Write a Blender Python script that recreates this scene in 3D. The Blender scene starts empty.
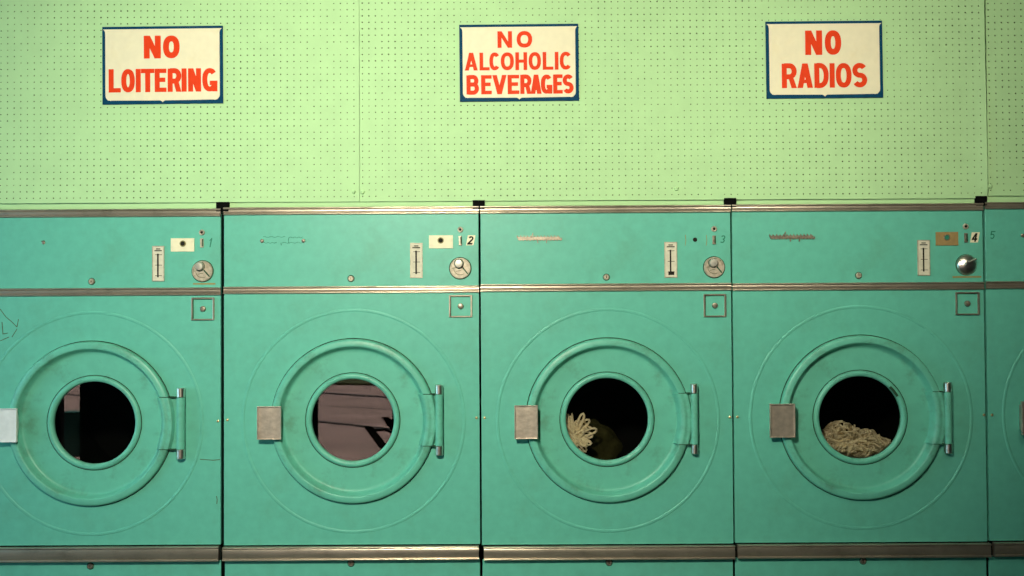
import bpy, math, random
from mathutils import Matrix, Vector

random.seed(7)
scn = bpy.context.scene
COL = scn.collection

# ------------------------------------------------------------------ camera
F = 995.6                      # focal length in pixels of a 1024 wide frame (35 mm lens)
DIST, CAMZ = 3.90, 1.52
PITCH, ROLL = 0.0192, -0.0055
RC = Matrix.Rotation(math.pi / 2 + PITCH, 3, 'X') @ Matrix.Rotation(ROLL, 3, 'Z')
cd = bpy.data.cameras.new('camera')
cam = bpy.data.objects.new('camera', cd)
COL.objects.link(cam)
cd.sensor_width = 36.0
cd.lens = F / 1024 * 36.0
cd.clip_start = 0.05
cam.matrix_world = Matrix.Translation((0, -DIST, CAMZ)) @ RC.to_4x4()
scn.camera = cam
K = DIST / F                   # metres per photo pixel on the dryers' front plane


def W(px, py, y=0.0):
    """photo measurement -> (x, z) on the upright plane at depth y"""
    d = RC @ Vector(((px - 512) / F, (288 - py) / F, -1))
    t = (y + DIST) / d.y
    return d.x * t, CAMZ + d.z * t


# ------------------------------------------------------------------ materials
def mat(name, color, rough=0.5, metal=0.0, spec=0.5, noise=0.0, nscale=8.0, bump=0.0, bscale=60.0,
        dirt=None, dirt_amt=0.0, dirt_scale=6.0, stretch=(1, 1, 1)):
    m = bpy.data.materials.new(name)
    m.use_nodes = True
    nt = m.node_tree
    N, L = nt.nodes, nt.links
    b = N['Principled BSDF']
    b.inputs['Base Color'].default_value = (*color, 1)
    b.inputs['Roughness'].default_value = rough
    b.inputs['Metallic'].default_value = metal
    b.inputs['Specular IOR Level'].default_value = spec
    tc = N.new('ShaderNodeTexCoord')
    mp = N.new('ShaderNodeMapping')
    mp.inputs['Scale'].default_value = stretch
    L.new(tc.outputs['Object'], mp.inputs['Vector'])
    out = None
    if noise:
        n = N.new('ShaderNodeTexNoise')
        n.inputs['Scale'].default_value = nscale
        n.inputs['Detail'].default_value = 5
        L.new(mp.outputs['Vector'], n.inputs['Vector'])
        r = N.new('ShaderNodeValToRGB')
        r.color_ramp.elements[0].position = 0.3
        r.color_ramp.elements[1].position = 0.7
        r.color_ramp.elements[0].color = (*[c * (1 - noise) for c in color], 1)
        r.color_ramp.elements[1].color = (*[min(1, c * (1 + noise)) for c in color], 1)
        L.new(n.outputs['Fac'], r.inputs['Fac'])
        out = r.outputs['Color']
        L.new(out, b.inputs['Base Color'])
    if dirt:
        n = N.new('ShaderNodeTexNoise')
        n.inputs['Scale'].default_value = dirt_scale
        n.inputs['Detail'].default_value = 8
        n.inputs['Roughness'].default_value = 0.7
        L.new(mp.outputs['Vector'], n.inputs['Vector'])
        r = N.new('ShaderNodeValToRGB')
        r.color_ramp.elements[0].position = 0.52
        r.color_ramp.elements[1].position = 0.78
        r.color_ramp.elements[0].color = (0, 0, 0, 1)
        r.color_ramp.elements[1].color = (dirt_amt,) * 3 + (1,)
        L.new(n.outputs['Fac'], r.inputs['Fac'])
        mx = N.new('ShaderNodeMix')
        mx.data_type = 'RGBA'
        L.new(r.outputs['Color'], mx.inputs['Factor'])
        if out:
            L.new(out, mx.inputs[6])
        else:
            mx.inputs[6].default_value = (*color, 1)
        mx.inputs[7].default_value = (*dirt, 1)
        L.new(mx.outputs[2], b.inputs['Base Color'])
    if bump:
        n = N.new('ShaderNodeTexNoise')
        n.inputs['Scale'].default_value = bscale
        n.inputs['Detail'].default_value = 4
        L.new(mp.outputs['Vector'], n.inputs['Vector'])
        bp = N.new('ShaderNodeBump')
        bp.inputs['Strength'].default_value = bump
        bp.inputs['Distance'].default_value = 0.01
        L.new(n.outputs['Fac'], bp.inputs['Height'])
        L.new(bp.outputs['Normal'], b.inputs['Normal'])
    return m


def glass_mat():
    m = bpy.data.materials.new('door_glass')
    m.use_nodes = True
    nt = m.node_tree
    N, L = nt.nodes, nt.links
    N.remove(N['Principled BSDF'])
    fr = N.new('ShaderNodeFresnel')
    fr.inputs['IOR'].default_value = 1.5
    tr = N.new('ShaderNodeBsdfTransparent')
    tr.inputs['Color'].default_value = (0.86, 0.86, 0.84, 1)
    gl = N.new('ShaderNodeBsdfGlossy')
    gl.inputs['Roughness'].default_value = 0.0
    mx = N.new('ShaderNodeMixShader')
    L.new(fr.outputs[0], mx.inputs[0])
    L.new(tr.outputs[0], mx.inputs[1])
    L.new(gl.outputs[0], mx.inputs[2])
    L.new(mx.outputs[0], N['Material Output'].inputs['Surface'])
    return m


TEAL = (0.125, 0.48, 0.375)
M = {
    'teal': mat('turquoise_enamel', TEAL, 0.42, spec=0.35, noise=0.06, nscale=26, bump=0.05, bscale=340,
                dirt=(0.10, 0.22, 0.12), dirt_amt=0.35, dirt_scale=5),
    'teal_ring': mat('turquoise_door_enamel', (0.13, 0.48, 0.365), 0.40, spec=0.4, noise=0.06, nscale=22,
                     dirt=(0.07, 0.12, 0.06), dirt_amt=0.65, dirt_scale=9),
    'groove': mat('shadow_and_dark_mark', (0.030, 0.075, 0.045), 0.9, spec=0.1, noise=0.3, nscale=20),  # dark colour shared by painted shadow rings, slots and marks
    'scratch': mat('rusty_scratch', (0.09, 0.10, 0.05), 0.9, spec=0.1),
    'ghost': mat('dark_green_ghost_print', (0.03, 0.20, 0.13), 0.7, spec=0.2),
    'body': mat('dark_cabinet_side', (0.010, 0.016, 0.014), 0.8, spec=0.1),  # shade of the gaps between machines put into the side colour
    'drum': mat('black_drum_interior', (0.004, 0.004, 0.004), 0.8, spec=0.05),
    'black': mat('black_rubber', (0.004, 0.004, 0.004), 0.85, spec=0.05),
    'steel': mat('stainless_trim', (0.52, 0.44, 0.36), 0.30, metal=0.8, noise=0.16, nscale=4, bump=0.10, bscale=9,
                 stretch=(1, 1, 1.5), dirt=(0.12, 0.09, 0.05), dirt_amt=0.6, dirt_scale=7),
    'plate': mat('worn_latch_steel', (0.56, 0.47, 0.40), 0.42, metal=0.75, noise=0.22, nscale=28, bump=0.12, bscale=60,
                 dirt=(0.30, 0.22, 0.15), dirt_amt=0.4, dirt_scale=30),
    'plate_daylit': mat('daylit_latch_steel', (0.88, 0.86, 0.86), 0.45, metal=0.25, noise=0.08, nscale=28),  # daylight on the first latch put into a paler colour
    'knob': mat('dull_knob_metal', (0.50, 0.46, 0.41), 0.38, metal=0.5, spec=0.3),
    'chrome': mat('chrome', (0.85, 0.78, 0.70), 0.30, metal=1.0),
    'dialmetal': mat('brushed_dial_metal', (0.46, 0.39, 0.31), 0.5, metal=0.35, noise=0.25, nscale=90),
    'slotplate': mat('silver_scale_plate', (0.68, 0.63, 0.51), 0.6, metal=0.0, spec=0.2, noise=0.08, nscale=60),
    'cream': mat('cream_cover_plate', (0.86, 0.78, 0.56), 0.55, noise=0.05, nscale=40, dirt=(0.55, 0.45, 0.25), dirt_amt=0.4, dirt_scale=30),
    'tan': mat('tan_cover_plate', (0.34, 0.22, 0.085), 0.6, noise=0.12, nscale=60),
    'brasstape': mat('yellowed_tape', (0.30, 0.25, 0.09), 0.6, noise=0.1, nscale=60),
    'brass': mat('aged_brass_screw', (0.55, 0.42, 0.22), 0.4, metal=0.8),
    'badge': mat('badge_metal', (0.30, 0.25, 0.20), 0.4, metal=0.7, noise=0.3, nscale=120),
    'ink': mat('black_ink', (0.02, 0.018, 0.014), 0.7, spec=0.1),
    'peg': mat('pale_green_pegboard', (0.47, 0.72, 0.375), 0.55, spec=0.25, noise=0.035, nscale=12, bump=0.05, bscale=200),
    'wall': mat('pale_green_wall_paint', (0.47, 0.72, 0.375), 0.6, spec=0.2, noise=0.03, nscale=10),
    'hole': mat('peg_hole_inside', (0.10, 0.13, 0.06), 0.9, spec=0.05),
    'cream_sign': mat('cream_sign_enamel', (0.86, 0.77, 0.57), 0.5, spec=0.25, noise=0.03, nscale=30, dirt=(0.75, 0.60, 0.34), dirt_amt=0.3, dirt_scale=14),
    'blue': mat('navy_sign_border', (0.001, 0.050, 0.12), 0.6, spec=0.1, noise=0.15, nscale=40),
    'red': mat('orange_red_letter_paint', (0.80, 0.044, 0.003), 0.6, spec=0.2, noise=0.04, nscale=50),
    'yarn': mat('beige_cotton_yarn', (0.88, 0.75, 0.53), 0.9, spec=0.1, noise=0.12, nscale=40),
    'olive': mat('olive_cloth', (0.034, 0.032, 0.011), 0.95, spec=0.05, noise=0.4, nscale=30, bump=0.4, bscale=60),
    'floor': mat('floor_tile', (0.10, 0.09, 0.08), 0.5, noise=0.1, nscale=3),
    'ceil': mat('ceiling_paint', (0.35, 0.35, 0.32), 0.8),
    'dark_wall': mat('dark_panelled_wall', (0.045, 0.04, 0.035), 0.8, noise=0.15, nscale=4),
    'frame': mat('dark_door_frame', (0.01, 0.01, 0.01), 0.6),
    'pavement': mat('pinkish_pavement', (0.42, 0.29, 0.255), 0.9, noise=0.22, nscale=1.6, dirt=(0.2, 0.15, 0.14), dirt_amt=0.6, dirt_scale=2.5),
    'road': mat('road_asphalt', (0.34, 0.27, 0.26), 0.9, noise=0.2, nscale=2),
    'kerb': mat('dark_joint', (0.03, 0.025, 0.025), 0.9),
    'reflection_teal': mat('reflection_wall_teal', (0.03, 0.16, 0.135), 0.8),
    'verge': mat('grass_verge', (0.06, 0.075, 0.02), 0.9, noise=0.5, nscale=9),
    'glass': glass_mat(),
}


# ------------------------------------------------------------------ mesh builder
class MB:
    def __init__(s):
        s.v, s.f = [], []

    def add(s, vs, fs):
        o = len(s.v)
        s.v += vs
        s.f += [tuple(i + o for i in f) for f in fs]

    def box(s, x0, x1, y0, y1, z0, z1):
        s.add([(x, y, z) for x in (x0, x1) for y in (y0, y1) for z in (z0, z1)],
              [(0, 1, 3, 2), (4, 6, 7, 5), (0, 4, 5, 1), (2, 3, 7, 6), (0, 2, 6, 4), (1, 5, 7, 3)])
        return s

    def lathe(s, cx, cz, prof, n=64, a0=0.0, a1=None, cap0=False, cap1=False):
        """revolve (radius, y) about the axis along y through (cx, cz)"""
        closed = a1 is None
        m = n if closed else n + 1
        vs = []
        for i in range(m):
            a = a0 + (2 * math.pi if closed else a1 - a0) * i / n
            for r, y in prof:
                vs.append((cx + r * math.cos(a), y, cz + r * math.sin(a)))
        p = len(prof)
        fs = []
        for i in range(n):
            j = (i + 1) % m
            for k in range(p - 1):
                fs.append((i * p + k, j * p + k, j * p + k + 1, i * p + k + 1))
        if cap0:
            fs.append(tuple(i * p for i in range(m)))
        if cap1:
            fs.append(tuple(i * p + p - 1 for i in reversed(range(m))))
        s.add(vs, fs)
        return s

    def disc(s, cx, cz, r, y0, y1, n=24, bev=0.0):
        """a short cylinder facing the room: back y1, front y0"""
        pr = [(r, y1), (r, y0 + bev), (r - bev, y0)] if bev else [(r, y1), (r, y0)]
        return s.lathe(cx, cz, pr, n, cap0=True, cap1=True)

    def cylz(s, cx, cy, r, z0, z1, n=20):
        vs = []
        for i in range(n):
            a = 2 * math.pi * i / n
            vs += [(cx + r * math.cos(a), cy + r * math.sin(a), z0), (cx + r * math.cos(a), cy + r * math.sin(a), z1)]
        fs = [(2 * i, 2 * ((i + 1) % n), 2 * ((i + 1) % n) + 1, 2 * i + 1) for i in range(n)]
        fs += [tuple(2 * i for i in reversed(range(n))), tuple(2 * i + 1 for i in range(n))]
        s.add(vs, fs)
        return s

    def prism(s, poly, y0, y1):
        """polygon in (x, z) extruded from y0 (front) to y1"""
        n = len(poly)
        s.add([(x, y0, z) for x, z in poly] + [(x, y1, z) for x, z in poly],
              [tuple(range(n)), tuple(range(2 * n - 1, n - 1, -1))] +
              [(i, i + n, (i + 1) % n + n, (i + 1) % n) for i in range(n)])
        return s

    def rail(s, prof, x0, x1):
        """(y, z) profile swept along x"""
        n = len(prof)
        s.add([(x0, y, z) for y, z in prof] + [(x1, y, z) for y, z in prof],
              [tuple(range(n)), tuple(range(2 * n - 1, n - 1, -1))] +
              [(i, i + n, (i + 1) % n + n, (i + 1) % n) for i in range(n)])
        return s

    def tube(s, pts, r, n=6):
        rings = []
        vs = []
        for i, p in enumerate(pts):
            a = Vector(pts[max(i - 1, 0)])
            b = Vector(pts[min(i + 1, len(pts) - 1)])
            t = (b - a)
            t = t.normalized() if t.length > 1e-9 else Vector((1, 0, 0))
            u = t.cross(Vector((0.13, 0.31, 0.94)))
            u = u.normalized() if u.length > 1e-6 else Vector((1, 0, 0))
            w = t.cross(u)
            for k in range(n):
                an = 2 * math.pi * k / n
                vs.append(tuple(Vector(p) + r * (math.cos(an) * u + math.sin(an) * w)))
        fs = []
        for i in range(len(pts) - 1):
            for k in range(n):
                fs.append((i * n + k, i * n + (k + 1) % n, (i + 1) * n + (k + 1) % n, (i + 1) * n + k))
        fs += [tuple(range(n)), tuple((len(pts) - 1) * n + k for k in reversed(range(n)))]
        s.add(vs, fs)
        return s

    def ribbon(s, pts, t, y0, y1, closed=False):
        """flat stroke of thickness t along (x, z) points, raised from y1 to y0"""
        n = len(pts)
        L, R = [], []
        for i in range(n):
            if closed:
                a, b = pts[i - 1], pts[(i + 1) % n]
                p = pts[i]
            else:
                a, b, p = pts[max(i - 1, 0)], pts[min(i + 1, n - 1)], pts[i]
            d1 = Vector((p[0] - a[0], p[1] - a[1]))
            d2 = Vector((b[0] - p[0], b[1] - p[1]))
            if d1.length < 1e-9: d1 = d2
            if d2.length < 1e-9: d2 = d1
            n1 = Vector((-d1.y, d1.x)).normalized()
            n2 = Vector((-d2.y, d2.x)).normalized()
            m = (n1 + n2)
            m = m.normalized() if m.length > 1e-6 else n1
            k = t / 2 / max(0.5, m.dot(n1))
            L.append((p[0] + m.x * k, p[1] + m.y * k))
            R.append((p[0] - m.x * k, p[1] - m.y * k))
        vs, fs = [], []
        for i in range(n):
            for (x, z) in (L[i], R[i]):
                vs += [(x, y0, z), (x, y1, z)]
        for i in range(n if closed else n - 1):
            a, b = 4 * i, 4 * ((i + 1) % n)
            fs += [(a, a + 2, b + 2, b), (a, b, b + 1, a + 1), (a + 2, a + 3, b + 3, b + 2)]
        if not closed:
            fs += [(0, 1, 3, 2), (4 * n - 4, 4 * n - 2, 4 * n - 1, 4 * n - 3)]
        s.add(vs, fs)
        return s

    def build(s, name, m, parent=None, smooth=False, bevel=0.0, off=None, fix=True):
        me = bpy.data.meshes.new(name)
        v = s.v if off is None else [(a - off[0], b - off[1], c - off[2]) for a, b, c in s.v]
        me.from_pydata(v, [], s.f)
        if fix:
            import bmesh
            bm = bmesh.new()
            bm.from_mesh(me)
            bmesh.ops.recalc_face_normals(bm, faces=bm.faces)
            bm.to_mesh(me)
            bm.free()
        me.materials.append(M[m])
        if smooth:
            me.polygons.foreach_set('use_smooth', [True] * len(me.polygons))
            me.set_sharp_from_angle(angle=math.radians(40))
        o = bpy.data.objects.new(name, me)
        COL.objects.link(o)
        if parent is not None:
            o.parent = parent
        if bevel:
            b = o.modifiers.new('bevel', 'BEVEL')
            b.width = bevel
            b.segments = 2
            b.limit_method = 'ANGLE'
        return o


def tag(o, label=None, cat=None, group=None, kind=None):
    if label: o['label'] = label
    if cat: o['category'] = cat
    if group: o['group'] = group
    if kind: o['kind'] = kind
    return o


def empty(name, loc):
    o = bpy.data.objects.new(name, None)
    o.location = loc
    o.empty_display_size = 0.1
    COL.objects.link(o)
    return o


# ------------------------------------------------------------------ lettering
def arc(cx, cz, rx, rz, a0, a1, n=20, p=1.0):
    out = []
    for i in range(n + 1):
        a = math.radians(a0 + (a1 - a0) * i / n)
        c, s_ = math.cos(a), math.sin(a)
        out.append((cx + rx * math.copysign(abs(c) ** p, c), cz + rz * math.copysign(abs(s_) ** p, s_)))
    return out


def glyph(ch, w, h, t):
    """strokes and polygons of one capital in a w x h box (x right, z up)"""
    i = t / 2
    b = t * 0.86          # horizontal bars are a little thinner
    S, P = [], []

    def bar(x0, x1, zc, th=b):
        P.append([(x0, zc - th / 2), (x1, zc - th / 2), (x1, zc + th / 2), (x0, zc + th / 2)])

    def post(xc, z0=0, z1=h):
        P.append([(xc - i, z0), (xc + i, z0), (xc + i, z1), (xc - i, z1)])
    q = 0.85
    if ch == 'N':
        post(i); post(w - i)
        P.append([(0, h), (t * 1.05, h), (w, 0), (w - t * 1.05, 0)])
    elif ch == 'O':
        S.append((arc(w / 2, h / 2, w / 2 - i, h / 2 - i, 0, 360, 36, q)[:-1], True))
    elif ch == 'L':
        post(i); bar(0, w, b / 2)
    elif ch == 'I':
        post(w / 2)
    elif ch == 'T':
        post(w / 2); bar(0, w, h - b / 2)
    elif ch == 'E':
        post(i); bar(0, w, b / 2); bar(0, w, h - b / 2); bar(0, w * .9, h * .52)
    elif ch == 'H':
        post(i); post(w - i); bar(0, w, h * .5)
    elif ch == 'R':
        post(i)
        r = h * .27 - b / 4
        zc = h - b / 2 - r
        S.append(([(i, h - b / 2)] + arc(w - i - r * .8, zc, r * .8, r, 90, -90, 14) + [(i, zc - r)], False))
        P.append([(w * .42, zc - r), (w * .42 + t, zc - r), (w, 0), (w - t * 1.05, 0)])
    elif ch == 'B':
        post(i)
        r1 = h * .24 - b / 4
        z1 = h - b / 2 - r1
        r2 = (z1 - r1 - b / 2) / 2
        z2 = b / 2 + r2
        S.append(([(i, h - b / 2)] + arc(w - i - r1 * .8 - w * .04, z1, r1 * .8, r1, 90, -90, 14) + [(i, z1 - r1)], False))
        S.append(([(i, z2 + r2)] + arc(w - i - r2 * .8, z2, r2 * .8, r2, 90, -90, 14) + [(i, z2 - r2)], False))
    elif ch == 'D':
        post(i)
        rx = w * .5
        S.append(([(i, h - b / 2)] + arc(w - i - rx, h / 2, rx, h / 2 - b / 2, 90, -90, 20, q) + [(i, b / 2)], False))
    elif ch == 'A':
        k = t * 1.08
        P.append([(0, 0), (k, 0), (w / 2 + k * .5, h), (w / 2 - k * .5, h)])
        P.append([(w - k, 0), (w, 0), (w / 2 + k * .5, h), (w / 2 - k * .5, h)])
        bar(w * .2, w * .8, h * .27, b * .85)
    elif ch == 'V':
        k = t * 1.08
        P.append([(0, h), (k, h), (w / 2 + k * .5, 0), (w / 2 - k * .5, 0)])
        P.append([(w - k, h), (w, h), (w / 2 + k * .5, 0), (w / 2 - k * .5, 0)])
    elif ch == 'C':
        S.append((arc(w / 2, h / 2, w / 2 - i, h / 2 - i, 42, 318, 30, q), False))
    elif ch == 'G':
        S.append((arc(w / 2, h / 2, w / 2 - i, h / 2 - i, 42, 322, 30, q), False))
        post(w - i, 0, h * .46)
        bar(w * .5, w, h * .46 - b / 2)
    elif ch == 'S':
        r = h / 4 - i / 2
        up = arc(w / 2, h - i - r, w / 2 - i, r, 30, 255, 18)
        lo = arc(w / 2, i + r, w / 2 - i, r, 75, -150, 18)
        S.append((up + lo, False))
    elif ch == '1':
        post(w * .6); P.append([(w * .1, h * .75), (w * .6, h), (w * .6, h - t), (w * .2, h * .66)])
    elif ch == '2':
        S.append((arc(w / 2, h * .7, w / 2 - i, h * .3 - i, 160, -25, 14) + [(i, i)], False))
        bar(0, w, i, t)
    elif ch == '3':
        r = h / 4 - i / 2
        S.append((arc(w / 2, h - i - r, w / 2 - i, r, 150, -90, 12), False))
        S.append((arc(w / 2, i + r, w / 2 - i, r, 90, -150, 12), False))
    elif ch == '4':
        post(w * .68)
        bar(0, w, h * .3, t)
        P.append([(0, h * .3), (t, h * .25), (w * .68 + i, h), (w * .68 - i * 1.4, h)])
    elif ch == '5':
        S.append(([(w, h - i), (i, h - i), (i, h * .55)] + arc(w / 2, h * .33, w / 2 - i, h * .33 - i, 110, -150, 14), False))
    return S, P


def put_glyph(mb, ch, x, z, w, h, t, y0, y1, sl=0.0, sx=0.0):
    """x, z: lower left; sl: slant of the letter; sx: slope of the baseline"""
    S, P = glyph(ch, w, h, t)
    tr = lambda p: (x + p[0] + sl * p[1], z + p[1] + sx * p[0])
    e = 0.0
    for pts, closed in S:
        mb.ribbon([tr(p) for p in pts], t, y0 - e, y1, closed)
        e += .00004
    for pl in P:
        mb.prism([tr(p) for p in pl], y0 - e, y1)
        e += .00004


# ------------------------------------------------------------------ dryers
# every figure below was measured on the photograph's plane of dryer fronts
DR = [
    dict(n=1, xl=-37.5, xr=220.6, tt=(209.2, 217.3), mt=(288.0, 296.0), bt=(547.5, 562.4), dc=(91.6, 423.3), gc=(94.4, 422.7),
         bt_x=(-41.0, 218.0), latch=(-8, 16.5, 408.7, 442.3), hinge=(176.6, 185.2, 388, 458.4),
         slot=(152.5, 164.5, 246, 281.2), plate=(171, 194.4, 238.2, 251.6, 'cream'), hole=(183, 243.7), ind=(202, 232.5), rect=(200.3, 203.7, 238.5, 247.5),
         num=(207.8, 212.3, 238, 247.2, 'ghost'), dial=(202.7, 271.2, 10.4), dial_style=0, tape=(193, 215.4, 283, 284.6), screw=(91.7, 281.5),
         frame=(191.5, 214.7, 297.5, 320.3), badge=None, bscrew=(90.5, 566), side=((218, 421), (-30, 421.5))),
    dict(n=2, xl=224.0, xr=479.0, tt=(206.8, 214.6), mt=(286.0, 293.4), bt=(547.0, 560.8), dc=(353.6, 420.8), gc=(352.8, 420.0),
         bt_x=(222.2, 478.6), latch=(257, 281, 406.5, 439.6), hinge=(435.2, 443.2, 385, 455),
         slot=(410.2, 422.6, 243, 278), plate=(429, 453, 235.3, 248.4, 'cream'), hole=(440.7, 240.5), ind=(460.3, 229.7), rect=(458.6, 462, 236, 245.5),
         num=(466.8, 473.2, 235.7, 244.8, 'sticker'), dial=(460.3, 268.3, 10.6), dial_style=1, tape=None, screw=(351, 278.6),
         frame=(449, 472.3, 295, 317.3), badge='ghost', badge_box=(261, 304.5, 236.5, 243.2), bscrew=(351, 563.3), side=((476.5, 418), (227.3, 420))),
    dict(n=3, xl=481.0, xr=731.4, tt=(205.4, 213.2), mt=(283.4, 291.3), bt=(546.5, 560.2), dc=(608.0, 420.0), gc=(607.0, 419.2),
         bt_x=(484, 735.3), latch=(514.5, 537.8, 405.5, 439), hinge=(690.7, 698, 384, 453.5),
         slot=(664.3, 677, 242, 277.5), plate=None, hole=(695, 239.7), ind=(714, 229), rect=(712.3, 715.7, 235.5, 244.3),
         num=(719.6, 725.4, 235.3, 243, 'ghost'), dial=(714, 267.3, 10.4), dial_style=2, tape=None, screw=(606.3, 277.2),
         frame=(703.5, 726, 294, 317), badge='script', badge_box=(517, 561, 235.3, 241.2), bscrew=(609, 562.5), side=((730, 417.3), (484.6, 418))),
    dict(n=4, xl=733.2, xr=984.2, tt=(203.8, 211.3), mt=(282.5, 290.3), bt=(544.5, 558.3), dc=(861.0, 417.3), gc=(860.0, 417.4),
         bt_x=(738, 991.5), latch=(770, 795.2, 404, 437.6), hinge=(944, 951.6, 382.5, 453),
         slot=(917.2, 929.6, 240, 275.5), plate=(935.5, 958, 232, 245.5, 'tan'), hole=(946.6, 237.5), ind=(965.5, 226.5), rect=(964, 967.4, 233, 242.5),
         num=(970.8, 977.6, 232.7, 242, 'sticker'), dial=(966.2, 264.8, 10.0), dial_style=3, tape=(952.5, 981.2, 276, 277.8), screw=(858.5, 275.5),
         frame=(955.2, 979, 292, 315), badge='script', badge_box=(769.2, 813.8, 234, 239.8), bscrew=(863, 561), side=((984, 415), (737.4, 417))),
    dict(n=5, xl=986.6, xr=1238.0, tt=(201.6, 208.6), mt=(280.6, 288.3), bt=(542.4, 556.4), dc=(1114.0, 415.0), gc=(1112.5, 415.2),
         bt_x=(995, 1245), latch=(1022, 1047, 401.5, 435), hinge=(1197, 1204.6, 380, 450.5),
         slot=(1170.4, 1182.8, 238, 273.5), plate=(1189, 1211.5, 230, 243.5, 'cream'), hole=(1200, 235.5), ind=(1219, 224.5), rect=(1217.4, 1220.8, 231, 240.5),
         num=(989.6, 995, 231, 239, 'ghost'), dial=(1219.4, 262.8, 10.4), dial_style=1, tape=None, screw=(1112, 273.5),
         frame=(1208.4, 1232, 290, 313), badge='screws', badge_box=(1021.5, 1064, 231.5, 237.5), bscrew=(1116, 559), side=((1237, 413), (992, 415))),
]
LABELS = [
    'turquoise dryer at left frame edge, latch cut off, pink streak in its window',
    'turquoise dryer with numeral 2 on its panel and a pinkish street mirrored in its window',
    'turquoise dryer without cover plate, small tuft of yarn at lower left of its black window',
    'turquoise dryer with numeral 4 and tan plate, heap of yarn in its window',
    'narrow sliver of a turquoise dryer cut off by the right frame edge',
]


def trim_profile(yf, z0, z1, bead):
    """closed (y, z) outline of a steel strip: beaded upper and lower edges, flat field between"""
    d = bead
    fld = yf + d * 0.55
    out = [(0.0, z1)]
    out += [(yf + d * .5 - d * .5 * math.sin(a) * 1.0 if False else yf + d * .5 * (1 - math.sin(a)), z1 - d * .5 + d * .5 * math.cos(a)) for a in [k * math.pi / 6 for k in range(0, 7)]]
    out += [(fld + .0012, z1 - d * 1.15), (fld, z1 - d * 1.45)]
    out += [(fld, z0 + d * 1.45), (fld + .0012, z0 + d * 1.15)]
    out += [(yf + d * .5 * (1 - math.sin(a)), z0 + d * .5 + d * .5 * math.cos(a)) for a in [k * math.pi / 6 for k in range(0, 7)]]
    out += [(0.0, z0)]
    return out


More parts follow.
